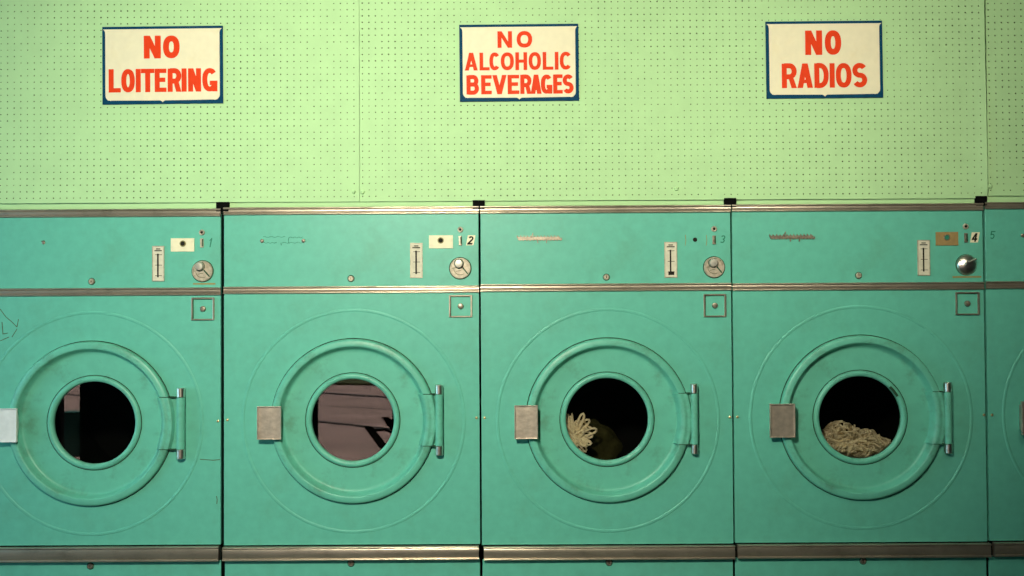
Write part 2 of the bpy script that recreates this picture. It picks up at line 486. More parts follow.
def make_dryer(D, label):
    mx = (D['xl'] + D['xr']) / 2
    cx = W(mx, 300)[0]
    root = empty('clothes_dryer', (cx, 0, 0))
    tag(root, label, 'dryer', 'row of turquoise dryers')

    def P(px, py, y=0.0):
        x, z = W(px, py, y)
        return x - cx, z

    def box_px(b, y=0.0):
        """pixel box (x0, x1, y0, y1) -> x0, x1, z0, z1 on plane y"""
        xc, zc = P((b[0] + b[1]) / 2, (b[2] + b[3]) / 2, y)
        k = K * (DIST + y) / DIST
        w, h = (b[1] - b[0]) * k / 2, (b[3] - b[2]) * k / 2
        return xc - w, xc + w, zc - h, zc + h

    xl, xr = P(D['xl'], 330)[0], P(D['xr'], 330)[0]
    zt1, zt0 = P(mx, D['tt'][0])[1], P(mx, D['tt'][1])[1]
    zm1, zm0 = P(mx, D['mt'][0])[1], P(mx, D['mt'][1])[1]
    zb1, zb0 = P(mx, D['bt'][0], -.02)[1], P(mx, D['bt'][1], -.02)[1]
    zp = zb1 + 0.0045                        # lower edge of the door panel: a dark slit above the strip

    # carcass: sides, top, back and floor, open at the front
    c = MB()
    c.box(xl + .004, xl + .010, .021, .76, .02, zt1 - .022)
    c.box(xr - .010, xr - .004, .021, .76, .02, zt1 - .022)
    c.box(xl + .010, xr - .010, .021, .76, zt1 - .030, zt1 - .022)
    c.box(xl + .010, xr - .010, .75, .76, .02, zt1 - .030)
    c.box(xl + .010, xr - .010, .021, .75, .02, .05)
    c.box(xl + .02, xr - .02, .06, .70, 0, .02)
    c.build('cabinet', 'body', root)
    # control panel and base panel
    MB().box(xl, xr, 0, .02, zm0 + .004, zt1 - .020).build('control_panel', 'teal', root, bevel=.0015)
    MB().box(xl + .001, xr - .001, .008, .02, .09, zb0 - .003).build('base_panel', 'teal', root, bevel=.0015)
    # panel round the door: a sheet with a raised bead and a round opening
    dx, dz = P(*D['dc'])
    R = 110.3 * K
    hw = 1.6 * K
    prof = [(R + hw, 0)]
    for k in range(1, 6):
        a = math.pi * k / 6
        prof.append((R + hw * math.cos(a), -0.0017 * math.sin(a)))
    prof += [(R - hw, 0), (.300, 0), (.300, .02)]
    z1, z0 = zm0 + .004, zp
    angs = [2 * math.pi * k / 144 for k in range(144)]
    for (x, z) in ((xr, z1), (xl, z1), (xl, z0), (xr, z0)):
        angs.append(math.atan2(z - dz, x - dx) % (2 * math.pi))
    angs = sorted(set(round(a, 6) for a in angs))

    def edge(a):
        ca, sa = math.cos(a), math.sin(a)
        ts = []
        if ca > 1e-6: ts.append((xr - dx) / ca)
        if ca < -1e-6: ts.append((xl - dx) / ca)
        if sa > 1e-6: ts.append((z1 - dz) / sa)
        if sa < -1e-6: ts.append((z0 - dz) / sa)
        t = min(ts)
        return dx + t * ca, dz + t * sa
    m = MB()
    vs, fs = [], []
    for a in angs:
        ex, ez = edge(a)
        vs += [(ex, .02, ez), (ex, 0, ez)]
        vs += [(dx + r * math.cos(a), y, dz + r * math.sin(a)) for r, y in prof]
    p = len(prof) + 2
    for i in range(len(angs)):
        j = (i + 1) % len(angs)
        for k in range(p - 1):
            fs.append((i * p + k, j * p + k, j * p + k + 1, i * p + k + 1))
    m.add(vs, fs)
    m.build('door_panel', 'teal', root, smooth=True)

    # steel strips
    for (za, zb, yf, bead, xa, xb) in (
            (zt0, zt1, -.008, .0075, xl - .001, xr + .001), (zm0, zm1, -.008, .0075, xl - .001, xr + .001)):
        MB().rail(trim_profile(yf, za, zb, bead), xa, xb).build('steel_strip', 'steel', root, smooth=True)
    xa, xb = P(D['bt_x'][0], 555, -.02)[0], P(D['bt_x'][1], 555, -.02)[0]
    MB().rail(trim_profile(-.022, zb0, zb1, .008), xa, xb).build('steel_strip', 'steel', root, smooth=True)

    # ---------------- door
    ring = [(81.6, 1.5), (81.6, -12), (81.0, -18), (80.0, -20.5), (78.4, -22), (75.6, -23.6), (74.6, -23), (74.0, -20.5), (73.4, -14), (71.6, 4),
            (70.6, 8), (69.4, 9.6), (67.5, 10), (46.0, 10), (43.0, 10), (43.0, 22), (74, 22), (76, 1.5)]
    ring = [(r * K, y * .001) for r, y in ring]
    gx, gz = P(D['gc'][0], D['gc'][1], .01)
    d = MB()
    n = 128
    # the dish floor is centred on the window, the rim on the ring: interpolate the centre
    vs, fs = [], []
    for i in range(n):
        a = 2 * math.pi * i / n
        for r, y in ring:
            s_ = min(1, max(0, (71.5 * K - r) / (20 * K)))
            vs.append((dx + (gx - dx) * s_ + r * math.cos(a), y, dz + (gz - dz) * s_ + r * math.sin(a)))
    q = len(ring)
    for i in range(n):
        j = (i + 1) % n
        for k in range(q):
            fs.append((i * q + k, j * q + k, j * q + (k + 1) % q, i * q + (k + 1) % q))
    d.add(vs, fs)
    door = d.build('door', 'teal_ring', root, smooth=True)
    # gap shadow and grime between rim and panel, painted as a dark ring
    MB().lathe(dx, dz, [(82.6 * K, -.0008), (81.7 * K, -.0008), (81.7 * K, 0), (82.6 * K, 0)], 96).build('rim_shadow_grime_line', 'groove', door, smooth=True)
    # window gasket
    g = []
    for k in range(0, 13):
        a = math.pi * k / 12
        g.append(((44.0 + 2.9 * math.cos(a)) * K, .010 - .0095 * math.sin(a)))
    g += [(41.1 * K, .024)]
    MB().lathe(gx, gz, [(47.7 * K, .0098), (47.7 * K, .0092), (46.9 * K, .0092)], 96).build('gasket_shadow_line', 'groove', door, smooth=True)
    MB().lathe(gx, gz, g, 96).build('window_gasket', 'teal_ring', door, smooth=True)
    MB().lathe(gx, gz, [(0.0005, .0145), (42.4 * K, .0145), (42.4 * K, .0185), (.0005, .0185)], 64).build('window_glass', 'glass', door, smooth=True)
    if D['n'] == 4:
        a = [math.radians(v) for v in range(30, 48, 2)]
        MB().ribbon([(gx + 42.4 * K * math.cos(t), gz + 42.4 * K * math.sin(t)) for t in a], 2.4 * K, -.0015, .004).build('torn_gasket_patch', 'groove', door)['label'] = 'dark torn spot on the gasket'
    # hinge: strap over the rim, barrel, chrome pin ends
    hx0, hx1, hz0, hz1 = box_px(D['hinge'], -.02)
    hc = (hx0 + hx1) / 2
    hr = (hx1 - hx0) / 2
    zs0, zs1 = hz0 + 9.6 * K, hz1 - 9.6 * K
    zmid = dz
    sp = [(69.0, 8), (70.2, -4), (71.6, -18.0), (72.8, -25.5), (75.0, -28.6), (76.6, -28.6), (77.4, -27), (79.6, -26.6), (80.6, -27.6), (82.2, -25.0), (83.2, -16), (84.0, -8)]
    m = MB()
    vs, fs = [], []
    nz = 17
    for i in range(nz):
        z = zs0 + (zs1 - zs0) * i / (nz - 1)
        dzz = z - zmid
        row = [(dx + math.sqrt(max(1e-6, (r * K) ** 2 - dzz * dzz)), y * .001) for r, y in sp]
        row += [(hc - hr * .2, -.010), (hc - hr * .2, -.001), (dx + math.sqrt((84.0 * K) ** 2 - dzz * dzz), -.001), (dx + math.sqrt((76 * K) ** 2 - dzz * dzz), -.010)]
        vs += [(x, y, z) for x, y in row]
    w = len(sp) + 4
    for i in range(nz - 1):
        for k in range(w):
            fs.append((i * w + k, i * w + (k + 1) % w, (i + 1) * w + (k + 1) % w, (i + 1) * w + k))
    fs += [tuple(range(w)), tuple((nz - 1) * w + k for k in reversed(range(w)))]
    m.add(vs, fs)
    m.build('hinge_strap', 'teal_ring', door, smooth=True)
    for zz in (zs0 - .0018, zs1 + .0018):
        MB().box(dx + 69.5 * K, hc - hr, -.0245, .002, zz - .0012, zz + .0012).build('strap_edge_line', 'groove', door)
    yb = -.022
    MB().cylz(hc, yb, hr * .98, zs0, zs1).build('hinge_barrel', 'teal_ring', door, smooth=True)
    for (a, b) in ((hz0, zs0 - .001), (zs1 + .001, hz1)):
        MB().cylz(hc, yb, hr * .95, a, b).build('hinge_pin', 'chrome', door, smooth=True, bevel=.002)['label'] = 'chrome pin end of the hinge'
    for (a, b) in ((hz0 + .004, hz0 + .02), (hz1 - .02, hz1 - .004)):
        MB().box(hc - hr * .5, hc + hr * .5, yb + hr * .5, 0, a, b).build('hinge_lug', 'groove', door)
    # latch: shallow steel tray standing off the rim
    lx0, lx1, lz0, lz1 = box_px(D['latch'], -.045)
    t = .0035
    m = MB()
    m.box(lx0, lx1, -.040, -.036, lz0, lz1)
    m.box(lx0, lx0 + t, -.0475, -.040, lz0, lz1)
    m.box(lx1 - t, lx1, -.0475, -.040, lz0, lz1)
    m.box(lx0 + t, lx1 - t, -.0475, -.040, lz0, lz0 + t)
    m.box(lx0 + t, lx1 - t, -.0475, -.040, lz1 - t, lz1)
    m.box(lx0 + .012, lx1 - .012, -.036, -.001, lz0 + .016, lz1 - .016)
    m.build('latch_plate', 'plate_daylit' if D['n'] == 1 else 'plate', door, bevel=.001)['label'] = 'bare steel latch plate'

    # ---------------- drum behind the glass
    MB().lathe(gx, gz, [(.168, .023), (.168, .030), (.305, .030), (.305, .66), (.0005, .66)], 64).build('drum', 'drum', root, smooth=True)

    # ---------------- control panel fittings
    a, b, c0, c1 = box_px(D['slot'])
    sp_ = MB().box(a, b, -.0035, 0, c0, c1).build('temperature_scale', 'slotplate', root, bevel=.0008)
    m = MB()
    fw = .0028
    m.box(a, a + fw, -.005, -.0035, c0, c1).box(b - fw, b, -.005, -.0035, c0, c1)
    m.box(a + fw, b - fw, -.005, -.0035, c0, c0 + fw).box(a + fw, b - fw, -.005, -.0035, c1 - fw, c1)
    m.build('scale_rim', 'dialmetal', sp_)
    cxs = (a + b) / 2 - .001
    h = c1 - c0
    m = MB()
    m.box(cxs - .003, cxs + .003, -.0042, -.0035, c0 + h * .11, c0 + h * .78)
    m.build('scale_slot', 'ink', sp_)
    for (w_, zz) in ((.35, .915), (.62, .865)):
        MB().box((a + b) / 2 - (b - a) * w_ / 2, (a + b) / 2 + (b - a) * w_ / 2, -.0040, -.0035, c0 + h * zz - .002, c0 + h * zz + .002).build('scale_heading', 'ink', sp_)
    for zz in (.75, .455, .155):
        MB().box(cxs - .011, cxs + .016, -.0040, -.0035, c0 + h * zz - .0010, c0 + h * zz + .0010).build('scale_tick', 'ink', sp_)
    if D['n'] == 3:
        MB().box(cxs - .009, cxs + .014, -.0046, -.0036, c0 + h * .07, c0 + h * .17).build('scale_pointer', 'ink', sp_)
    if D['plate']:
        a, b, c0, c1 = box_px(D['plate'][:4])
        pl = MB().box(a, b, -.003, 0, c0, c1).build('cover_plate', D['plate'][4], root, bevel=.0006)
        pl['label'] = 'tan cover plate' if D['plate'][4] == 'tan' else 'cream cover plate'
        hx, hz = P(*D['hole'])
        MB().lathe(hx, hz, [(.0125, -.003), (.0115, -.0045), (.009, -.0045), (.0085, -.0032)], 24).build('plate_bolt_ring', 'steel' if D['n'] == 4 else 'brasstape', pl, smooth=True)
        MB().disc(hx, hz, .0088, -.0038, -.002, 20).build('plate_hole', 'ink' if D['n'] != 4 else 'ghost', pl)
    else:
        hx, hz = P(*D['hole'])
        MB().disc(hx, hz, .0085, -.002, 0, 20).build('screw_hole', 'ink', root)
        for px in (685.3, 706.3):
            x_, z_ = P(px, 240.5)
            MB().ribbon([(x_, z_ + .022), (x_ + .002, z_), (x_ - .001, z_ - .02)], .002, -.0006, 0).build('old_plate_edge', 'brasstape', root)
    ix, iz = P(*D['ind'])
    il = MB().lathe(ix, iz, [(.0115, 0), (.0110, -.004), (.0085, -.006), (.0055, -.0055), (.0052, -.001)], 24).build('indicator_bezel', 'dialmetal', root, smooth=True)
    MB().disc(ix, iz, .0054, -.0025, -.0005, 16).build('indicator_lens', 'ink', il)
    a, b, c0, c1 = box_px(D['rect'])
    rc = MB().box(a, b, -.005, 0, c0, c1).build('coin_slot_frame', 'dialmetal' if D['n'] == 1 else 'badge', root, bevel=.001)
    MB().box((a + b) / 2 + .001, b - .001, -.0056, -.0045, c0 + .004, c1 - .003).build('coin_slot', 'groove', rc)
    # number
    a, b, c0, c1 = box_px(D['num'][:4])
    if D['num'][4] == 'sticker':
        sl = .22
        e = .003
        st = MB().prism([(a - e, c0 - e * .6), (b + e * .3, c0 - e * .6), (b + e + .006, c1 + e * .6), (a + .004, c1 + e * .6)], -.0006, 0).build('number_sticker', 'cream', root)
        m = MB()
        put_glyph(m, str(D['n']), a + .001, c0 + .001, (b - a) * .80, (c1 - c0) * .93, .0062, -.0012, -.0006, sl)
        m.build('numeral', 'ink', st)['label'] = 'black slanted numeral %d' % D['n']
    else:
        m = MB()
        put_glyph(m, str(D['n']), a, c0, (b - a) * .8, (c1 - c0), .0042, -.0006, 0, .2)
        m.build('number_ghost', 'ghost', root)['label'] = 'faded outline left by a number'
    # dial
    qx, qz, = P(D['dial'][0], D['dial'][1])
    r = D['dial'][2] * K
    if D['dial_style'] == 3:
        pr = [(r, 0), (r, -.004), (r * .93, -.009), (r * .80, -.012), (r * .5, -.019), (r * .25, -.022)]
    else:
        pr = [(r, 0), (r, -.005), (r * .95, -.008), (r * .88, -.008), (r * .84, -.006), (r * .3, -.006)]
    dl = MB().lathe(qx, qz, pr, 48, cap1=True).build('dial', 'chrome' if D['dial_style'] == 3 else 'dialmetal', root, smooth=True)
    MB().lathe(qx, qz, [(r * 1.07, 0), (r * 1.07, -.001), (r * .99, -.001)], 48).build('dial_shadow_ring', 'groove', dl, smooth=True)
    if D['dial_style'] == 3:
        MB().prism([(qx + r * .62, qz + r * .62), (qx + r * .72, qz + r * .5), (qx - r * .35, qz - r * .1), (qx - r * .45, qz + r * .2)], -.034, -.012).build('dial_handle', 'chrome', dl, smooth=False, bevel=.002)
    else:
        kx, kz = qx - r * .12, qz + r * .42
        if D['dial_style'] == 0: kx, kz = qx - r * .2, qz + r * .45
        kr = r * .40
        MB().lathe(kx, kz, [(kr, -.006), (kr, -.020), (kr * .85, -.024), (kr * .3, -.025)], 32, cap1=True).build('dial_knob', 'knob', dl, smooth=True)
        MB().lathe(kx, kz, [(kr * 1.16, -.006), (kr * 1.16, -.0068), (kr, -.0068)], 32).build('knob_shadow_ring', 'groove', dl, smooth=True)
        MB().ribbon([(kx + kr * .9, kz - kr * .9), (qx + r * .72, qz - r * .55)], .005, -.0085, -.006).build('dial_pointer', 'groove', dl)
        m = MB()
        m.ribbon(arc(qx, qz, r * .62, r * .62, 190, 300, 12), .0018, -.0066, -.006)
        m.ribbon([(qx - r * .75, qz - r * .02), (qx - r * .3, qz + r * .08)], .0018, -.0066, -.006)
        m.ribbon([(qx - r * .45, qz - r * .3), (qx + r * .1, qz - r * .2)], .0018, -.0066, -.006)
        m.build('dial_markings', 'scratch', dl)
    if D['tape']:
        a, b, c0, c1 = box_px(D['tape'])
        MB().box(a, b, -.001, 0, c0, c1).build('tape_strip', 'brasstape', root)
    # screws
    for key, rr, ml in (('screw', 2.9, 'dialmetal'), ('bscrew', 3.0, 'badge')):
        y_ = 0.0 if key == 'screw' else .008
        sx, sz = P(*D[key], y_)
        rr *= K
        sc = MB().lathe(sx, sz, [(rr, y_), (rr, y_ - .003), (rr * .8, y_ - .006), (rr * .55, y_ - .006), (rr * .5, y_ - .004)], 24, cap1=True).build('lock_cylinder', ml, root, smooth=True)
        MB().lathe(sx, sz, [(rr * 1.22, y_ + .0005), (rr * 1.22, y_ - .0006), (rr * .98, y_ - .0006)], 24).build('lock_shadow_ring', 'groove', sc, smooth=True)  # painted shadow ring at the foot of the lock
        MB().box(sx - .001, sx + .001, y_ - .0052, y_ - .0038, sz - .004, sz + .004).build('keyhole', 'ink', sc)
    for s_ in D['side']:
        sx, sz = P(*s_)
        MB().lathe(sx, sz, [(.0055, 0), (.005, -.002), (.0025, -.0032)], 14, cap1=True).build('side_screw', 'brass', root, smooth=True)
    # coin box frame with lock
    a, b, c0, c1 = box_px(D['frame'])
    m = MB()
    f_ = .0058
    m.box(a, a + f_, -.007, 0, c0, c1).box(b - f_ * 1.2, b, -.007, 0, c0, c1)
    m.box(a + f_, b - f_ * 1.2, -.007, 0, c0, c0 + f_).box(a + f_, b - f_ * 1.2, -.007, 0, c1 - f_, c1)
    fr = m.build('coin_box_frame', 'steel', root, bevel=.0012)
    m = MB()
    e = .0026
    m.box(a + f_, a + f_ + e, -.0012, 0, c0 + f_, c1 - f_).box(a + f_ + e, b - f_ * 1.2, -.0012, 0, c1 - f_ - e, c1 - f_)
    m.build('coin_box_gap', 'groove', fr)
    kx, kz = (a + b) / 2, (c0 + c1) / 2
    MB().lathe(kx, kz, [(.0115, 0), (.0115, -.004), (.0095, -.009), (.005, -.010)], 24, cap1=True).build('coin_box_lock', 'badge', fr, smooth=True)
    # badges
    if D['badge'] == 'script':
        a, b, c0, c1 = box_px(D['badge_box'])
        m = MB()
        h = c1 - c0
        L_ = b - a
        pts = []
        nn = 150
        for i in range(nn + 1):
            u = i / nn
            ph = u * 2 * math.pi * 13
            pts.append((a + L_ * u + .0028 * math.cos(ph + 1.0), c0 + h * .52 + h * .36 * math.sin(ph)))
        m.ribbon(pts, .0034, -.006, 0)
        m.box(a + L_ * .02, b - L_ * .02, -.005, 0, c0 + h * .20, c0 + h * .72)
        m.ribbon([(a + L_ * .33, c0 + h * .5), (a + L_ * .36, c1 + h * .38)], .0034, -.006, 0)
        for u in (.47, .67):
            m.ribbon([(a + L_ * u, c0 + h * .4), (a + L_ * u, c0 - h * .32)], .0034, -.006, 0)
        m.build('script_badge', 'badge', root)
    elif D['badge'] in ('ghost', 'screws'):
        a, b, c0, c1 = box_px(D['badge_box'])
        h = c1 - c0
        L_ = b - a
        if D['badge'] == 'ghost':
            m = MB()
            for (u0, u1, w0) in ((.05, .56, .95), (.66, .96, .85), (.05, .36, .06), (.44, .95, .06)):
                m.ribbon([(a + L_ * (u0 + (u1 - u0) * k / 12), c0 + h * (w0 + .08 * math.sin(k * 1.7 + u0 * 9))) for k in range(13)], .0016, -.0006, 0)
            m.ribbon(arc(a + L_ * .665, c0 + h * .42, .006, h * .5, 110, 250, 8), .0022, -.0006, 0)
            m.ribbon([(a + L_ * .46, c0 - h * .1), (a + L_ * .47, c0 - h * .32)], .003, -.0006, 0)
            m.build('badge_outline', 'ghost', root)['label'] = 'faint outline of a lost badge'
        for xx in (a + .004, b - .004):
            MB().lathe(xx, c0 + h * .35, [(.0075, 0), (.0070, -.004), (.003, -.006)], 16, cap1=True).build('badge_stud', 'badge', root, smooth=True)
    if D['n'] == 1:
        x_, z_ = P(43.6, 242.8)
        MB().lathe(x_, z_, [(.0065, 0), (.006, -.004), (.003, -.005)], 14, cap1=True).build('badge_stud', 'badge', root, smooth=True)
        MB().ribbon([(x_ - .010, z_ + .006), (x_ + .002, z_ + .008), (x_ + .006, z_ + .001)], .003, -.0008, 0).build('paint_scratch', 'scratch', root)
        for pl in (((0, 309), (6, 317), (12, 322), (17, 327)), ((17, 327), (18.5, 319)), ((2, 322), (3, 334), (8, 333)), ((12, 337), (17, 329)), ((0, 341), (9, 337)),
                   ((200, 459.2), (207, 459.8), (213, 460.2), (220, 459.6)), ((216.5, 496), (217.2, 500), (216.8, 504))):
            MB().ribbon([P(*q_) for q_ in pl], .0026, -.0006, 0).build('paint_scratch', 'scratch', root)
    return root, (gx + cx, gz)


WIN = []
for D, lab in zip(DR, LABELS):
    root, g = make_dryer(D, lab)
    WIN.append(g)


# ------------------------------------------------------------------ laundry seen through the glass
def strand(mb, p, direction, length, r, wild, ctr=None, lid=None):
    pts = [Vector(p)]
    d = Vector(direction).normalized()
    ax = Vector((random.uniform(-1, 1), random.uniform(-1, 1), random.uniform(-1, 1))).normalized()
    n = 12
    for _ in range(n):
        d = (Matrix.Rotation(wild / n, 3, ax) @ d).normalized()
        pts.append(pts[-1] + d * (length / n))
    if lid and any(q.z > lid(q.x) + random.uniform(0, .006) for q in pts):
        return False
    if ctr and any(math.hypot(q.x - ctr[0], q.z - ctr[1]) > .158 + 1.0 * max(0, min(.13, q.y - .032)) or q.y < .030 for q in pts):
        return False
    mb.tube([tuple(q) for q in pts], r, 5)
    return True


# third dryer: looped end of a cotton mop leaning against the lower left of the glass
gx, gz = WIN[2]
m = MB()
base = Vector((gx - .118, .082, gz - .068))
for i in range(26):                     # loops fanning up and to the right
    a = math.radians(random.uniform(-75, 100))
    ln = random.uniform(.040, .080)
    wd = random.uniform(.009, .015)
    c, s_ = math.cos(a), math.sin(a)
    o = base + Vector((random.uniform(-.02, .015), random.uniform(-.02, .03), random.uniform(-.03, .03)))
    pts = []
    for k in range(15):
        t = -math.pi * .5 + 2 * math.pi * k / 14 * .98
        u, v = ln * (.5 + .5 * math.sin(t)), wd * math.cos(t) * (.4 + .6 * (.5 + .5 * math.sin(t)))
        pts.append((o.x + u * c - v * s_, o.y - .02 * u / ln, o.z + u * s_ + v * c))
    if all(math.hypot(q[0] - gx, q[2] - gz) < .162 for q in pts):
        m.tube(pts, .0042, 6)
for i in range(110):
    strand(m, (gx - .165 + random.uniform(-.01, .035), .05 + random.uniform(-.012, .05), gz - .03 + random.uniform(-.05, .05)),
           (random.uniform(.0, .5), random.uniform(-.1, .1), -1), random.uniform(.05, .12), .0038, random.uniform(.3, 1.6), (gx, gz))
mop = m.build('mop_head', 'yarn', None, smooth=True, off=(base.x, base.y, gz - .17), fix=False)
mop.location = (base.x, base.y, gz - .17)
tag(mop, 'small tuft of looped beige mop yarn behind the glass of the third dryer, lower left', 'mop')


def lump(name, m_, c, rx, ry, rz, amp, seed, n=28):
    """a crumpled heap"""
    rnd = random.Random(seed)
    waves = [(rnd.uniform(2, 7), rnd.uniform(2, 7), rnd.uniform(0, 6), rnd.uniform(.3, 1)) for _ in range(7)]
    mb = MB()
    vs, fs = [], []
    for i in range(n + 1):
        th = math.pi * i / n
        for j in range(2 * n):
            ph = math.pi * j / n
            w = 1 + amp * sum(q[3] * math.sin(q[0] * th + q[2]) * math.sin(round(q[1]) * ph + q[2] * 2) for q in waves) / 2
            vs.append((rx * w * math.sin(th) * math.cos(ph), ry * w * math.sin(th) * math.sin(ph), rz * w * math.cos(th)))
    for i in range(n):
        for j in range(2 * n):
            k = (j + 1) % (2 * n)
            fs.append((i * 2 * n + j, i * 2 * n + k, (i + 1) * 2 * n + k, (i + 1) * 2 * n + j))
    mb.add(vs, fs)
    o = mb.build(name, m_, None, smooth=True, fix=False)
    o.location = c
    return o


o = lump('crumpled_cloth', 'olive', (gx - .050, .235, gz - .135), .125, .075, .095, .13, 3)
tag(o, 'dim olive crumpled cloth beside the mop yarn in the third dryer', 'cloth')

# fourth dryer: heap of mop yarn filling the bottom of the drum
gx, gz = WIN[3]
m = MB()
hp = MB()
core = Vector((gx + .01, .16, gz - .165))


HEAP = [(-.16, -.10), (-.125, -.082), (-.10, -.060), (-.06, -.042), (-.035, -.034), (-.005, -.034), (.03, -.052), (.055, -.056), (.08, -.060), (.105, -.068), (.13, -.088), (.17, -.12)]


def heap_top(x):
    u = x - gx
    for (a, p), (b, q) in zip(HEAP, HEAP[1:]):
        if a <= u <= b:
            return gz + p + (q - p) * (u - a) / (b - a)
    return gz - .12


for i in range(640):
    x = gx + random.uniform(-.15, .155)
    top = heap_top(x)
    z = random.uniform(gz - .175, top - .004)
    y = .040 + .11 * max(0, (z - (gz - .18)) / .15) + random.uniform(0, .09)
    strand(m, (x, y, z), (random.uniform(-1, 1), random.uniform(-.25, .25), random.uniform(-.25, .9)), random.uniform(.06, .13), .0033, random.uniform(2.0, 5.0), (gx, gz), heap_top)
for i in range(80):                     # long curls lying in front, against the glass
    x = gx + random.uniform(-.12, .12)
    z = gz - .165 + random.uniform(0, .055)
    rr = random.uniform(.020, .060)
    a0 = random.uniform(150, 200)
    pts = [(x + rr * math.cos(math.radians(a)), .038 + random.uniform(-.002, .012), z - rr * .3 + rr * .75 * math.sin(math.radians(a))) for a in [a0 - 150 * k / 12 for k in range(13)]]
    if all(math.hypot(q[0] - gx, q[2] - gz) < .158 and q[2] < heap_top(q[0]) for q in pts):
        m.tube(pts, .0042, 6)
o = m.build('mop_head', 'yarn', None, smooth=True, off=(core.x, core.y, gz - .19), fix=False)
o.location = (core.x, core.y, gz - .19)
tag(o, 'heap of tangled beige mop yarn filling the lower half of the fourth dryer window', 'mop')

# ------------------------------------------------------------------ wall above the dryers
ZC = 3.0
zstrip = W(512, 205.2)[1] - .013
xgap = W(985.9, 100)[0]
MB().box(-5, xgap - .002, .012, .10, zstrip, ZC).box(xgap + .008, 4.4, .012, .10, zstrip, ZC).box(xgap - .002, xgap + .008, .012, .10, zstrip, W(990, 196)[1]).build('wall_back', 'wall')
tag(bpy.data.objects['wall_back'], kind='structure')


def pegboard(x0, x1, z0, z1, hx, hz, ph, pv, label, warp, seed, lift=0.0):
    """perforated sheet: every hole is cut through; a few are clogged with paint"""
    rnd = random.Random(seed)
    root = empty('pegboard_panel', ((x0 + x1) / 2, .004, z0))
    tag(root, label, 'pegboard', 'pegboard panels above the dryers')
    th = .0045
    yb = .0075

    def ysurf(x, z):
        u = (x - x0) / (x1 - x0)
        return yb - th - warp * max(0, 1 - (z - z0) / .12) * math.sin(math.pi * min(1, max(0, u))) ** 2 - lift * max(0, (x - x1 + .10) / .10) ** 2 * max(.3, min(1, (2.75 - z) / .6)) * min(1, max(0, z - z0) / .05 + .25)
    # columns and rows of cell borders
    na = int((hx - x0 - ph * .45) / ph)
    nb = int((x1 - hx - ph * .35) / ph)
    cols = [hx + k * ph for k in range(-na, nb + 1)]
    nd = int((hz - z0 - .010) / pv)
    nu = int((z1 - hz - .010) / pv)
    rows = [hz + k * pv for k in range(-nd, nu + 1)]
    bx = [x0] + [(a + b) / 2 for a, b in zip(cols, cols[1:])] + [x1]
    bz = [z0] + [(a + b) / 2 for a, b in zip(rows, rows[1:])] + [z1]
    vs, fs = [], []
    V = {}

    def gv(i, j):
        if (i, j) not in V:
            x, z = bx[i], bz[j]
            V[(i, j)] = len(vs)
            vs.append((x, ysurf(x, z), z))
        return V[(i, j)]
    hv, hf = [], []
    R_ = .0028
    nn = 8
    for i, cx in enumerate(cols):
        for j, cz in enumerate(rows):
            q = [gv(i, j), gv(i + 1, j), gv(i + 1, j + 1), gv(i, j + 1)]
            zone = 0.5 + 0.5 * math.sin(cx * 5.1 + 2.0 * math.sin(cz * 4.3 + seed))
            if rnd.random() < .02 + .06 * zone ** 3:
                fs.append(tuple(q))
                continue
            r = R_ * rnd.uniform(.78, 1.12) * (1 - .18 * zone)
            ring = []
            o = len(vs)
            for k in range(nn):
                a = 2 * math.pi * (k + .5) / nn + math.pi * 5 / 4 - math.pi / 8
                x, z = cx + r * math.cos(a), cz + r * math.sin(a)
                vs.append((x, ysurf(x, z), z))
                ring.append(o + k)
            for c in range(4):
                k0 = 2 * c
                fs.append((q[c], q[(c + 1) % 4], ring[(k0 + 2) % nn], ring[k0 + 1], ring[k0]))
            ho = len(hv)
            for k in range(nn):
                x, y, z = vs[o + k]
                hv.append((x, y + .0002, z))
                hv.append((x, y + .0042, z))
            for k in range(nn):
                k2 = (k + 1) % nn
                hf.append((ho + 2 * k, ho + 2 * k2, ho + 2 * k2 + 1, ho + 2 * k + 1))
            hf.append(tuple(ho + 2 * k + 1 for k in range(nn)))
    # rim of the sheet
    ni, nj = len(bx) - 1, len(bz) - 1
    per = [gv(i, 0) for i in range(ni + 1)] + [gv(ni, j) for j in range(1, nj + 1)] + [gv(i, nj) for i in range(ni - 1, -1, -1)] + [gv(0, j) for j in range(nj - 1, 0, -1)]
    o = len(vs)
    for v in per:
        x, y, z = vs[v]
        vs.append((x, y + th, z))
    for k in range(len(per)):
        k2 = (k + 1) % len(per)
        fs.append((per[k], o + k, o + k2, per[k2]))
    off = root.location
    s = MB()
    s.add(vs, fs)
    s.build('perforated_sheet', 'peg', root, off=off)
    h = MB()
    h.add(hv, hf)
    h.build('peg_holes', 'hole', root, off=off, fix=False)
    return root, off


PV = 6.497 * K
xa, za = W(353.6, 3.1)
xs1 = W(359.4, 100)[0]
xs2 = W(985.9, 100)[0]
x1st = W(362.1, 3.1)[0]
xlast = W(978.5, 3.75 - 6.5)[0]
PH2 = (xlast - x1st) / 94
PH1 = (xa - W(0.9, 5.0)[0]) / 53
ztop = 2.97
zb1 = W(300, 201.8)[1]
zb2 = W(600, 200.2)[1]
zb3 = W(1005, 195.6)[1]
p1, o1 = pegboard(-3.4, xs1 - .0012, zb1, ztop, xa, za, PH1, PV, 'pale green pegboard sheet behind the sign NO LOITERING, left of the thin seam', .0035, 1)
p2, o2 = pegboard(xs1 + .0012, xs2 - .001, zb2, ztop, x1st, za + .0006, PH2, PV, 'long pale green pegboard sheet behind the two signs NO ALCOHOLIC BEVERAGES and NO RADIOS', .0020, 2, .010)
x3, z3 = W(986.8, 3.3)
p3, o3 = pegboard(xs2 + .006, 4.3, zb3, ztop, x3 + .006, z3, PH2, PV, 'pale green pegboard strip at the right frame edge beyond the open seam', .0015, 3)


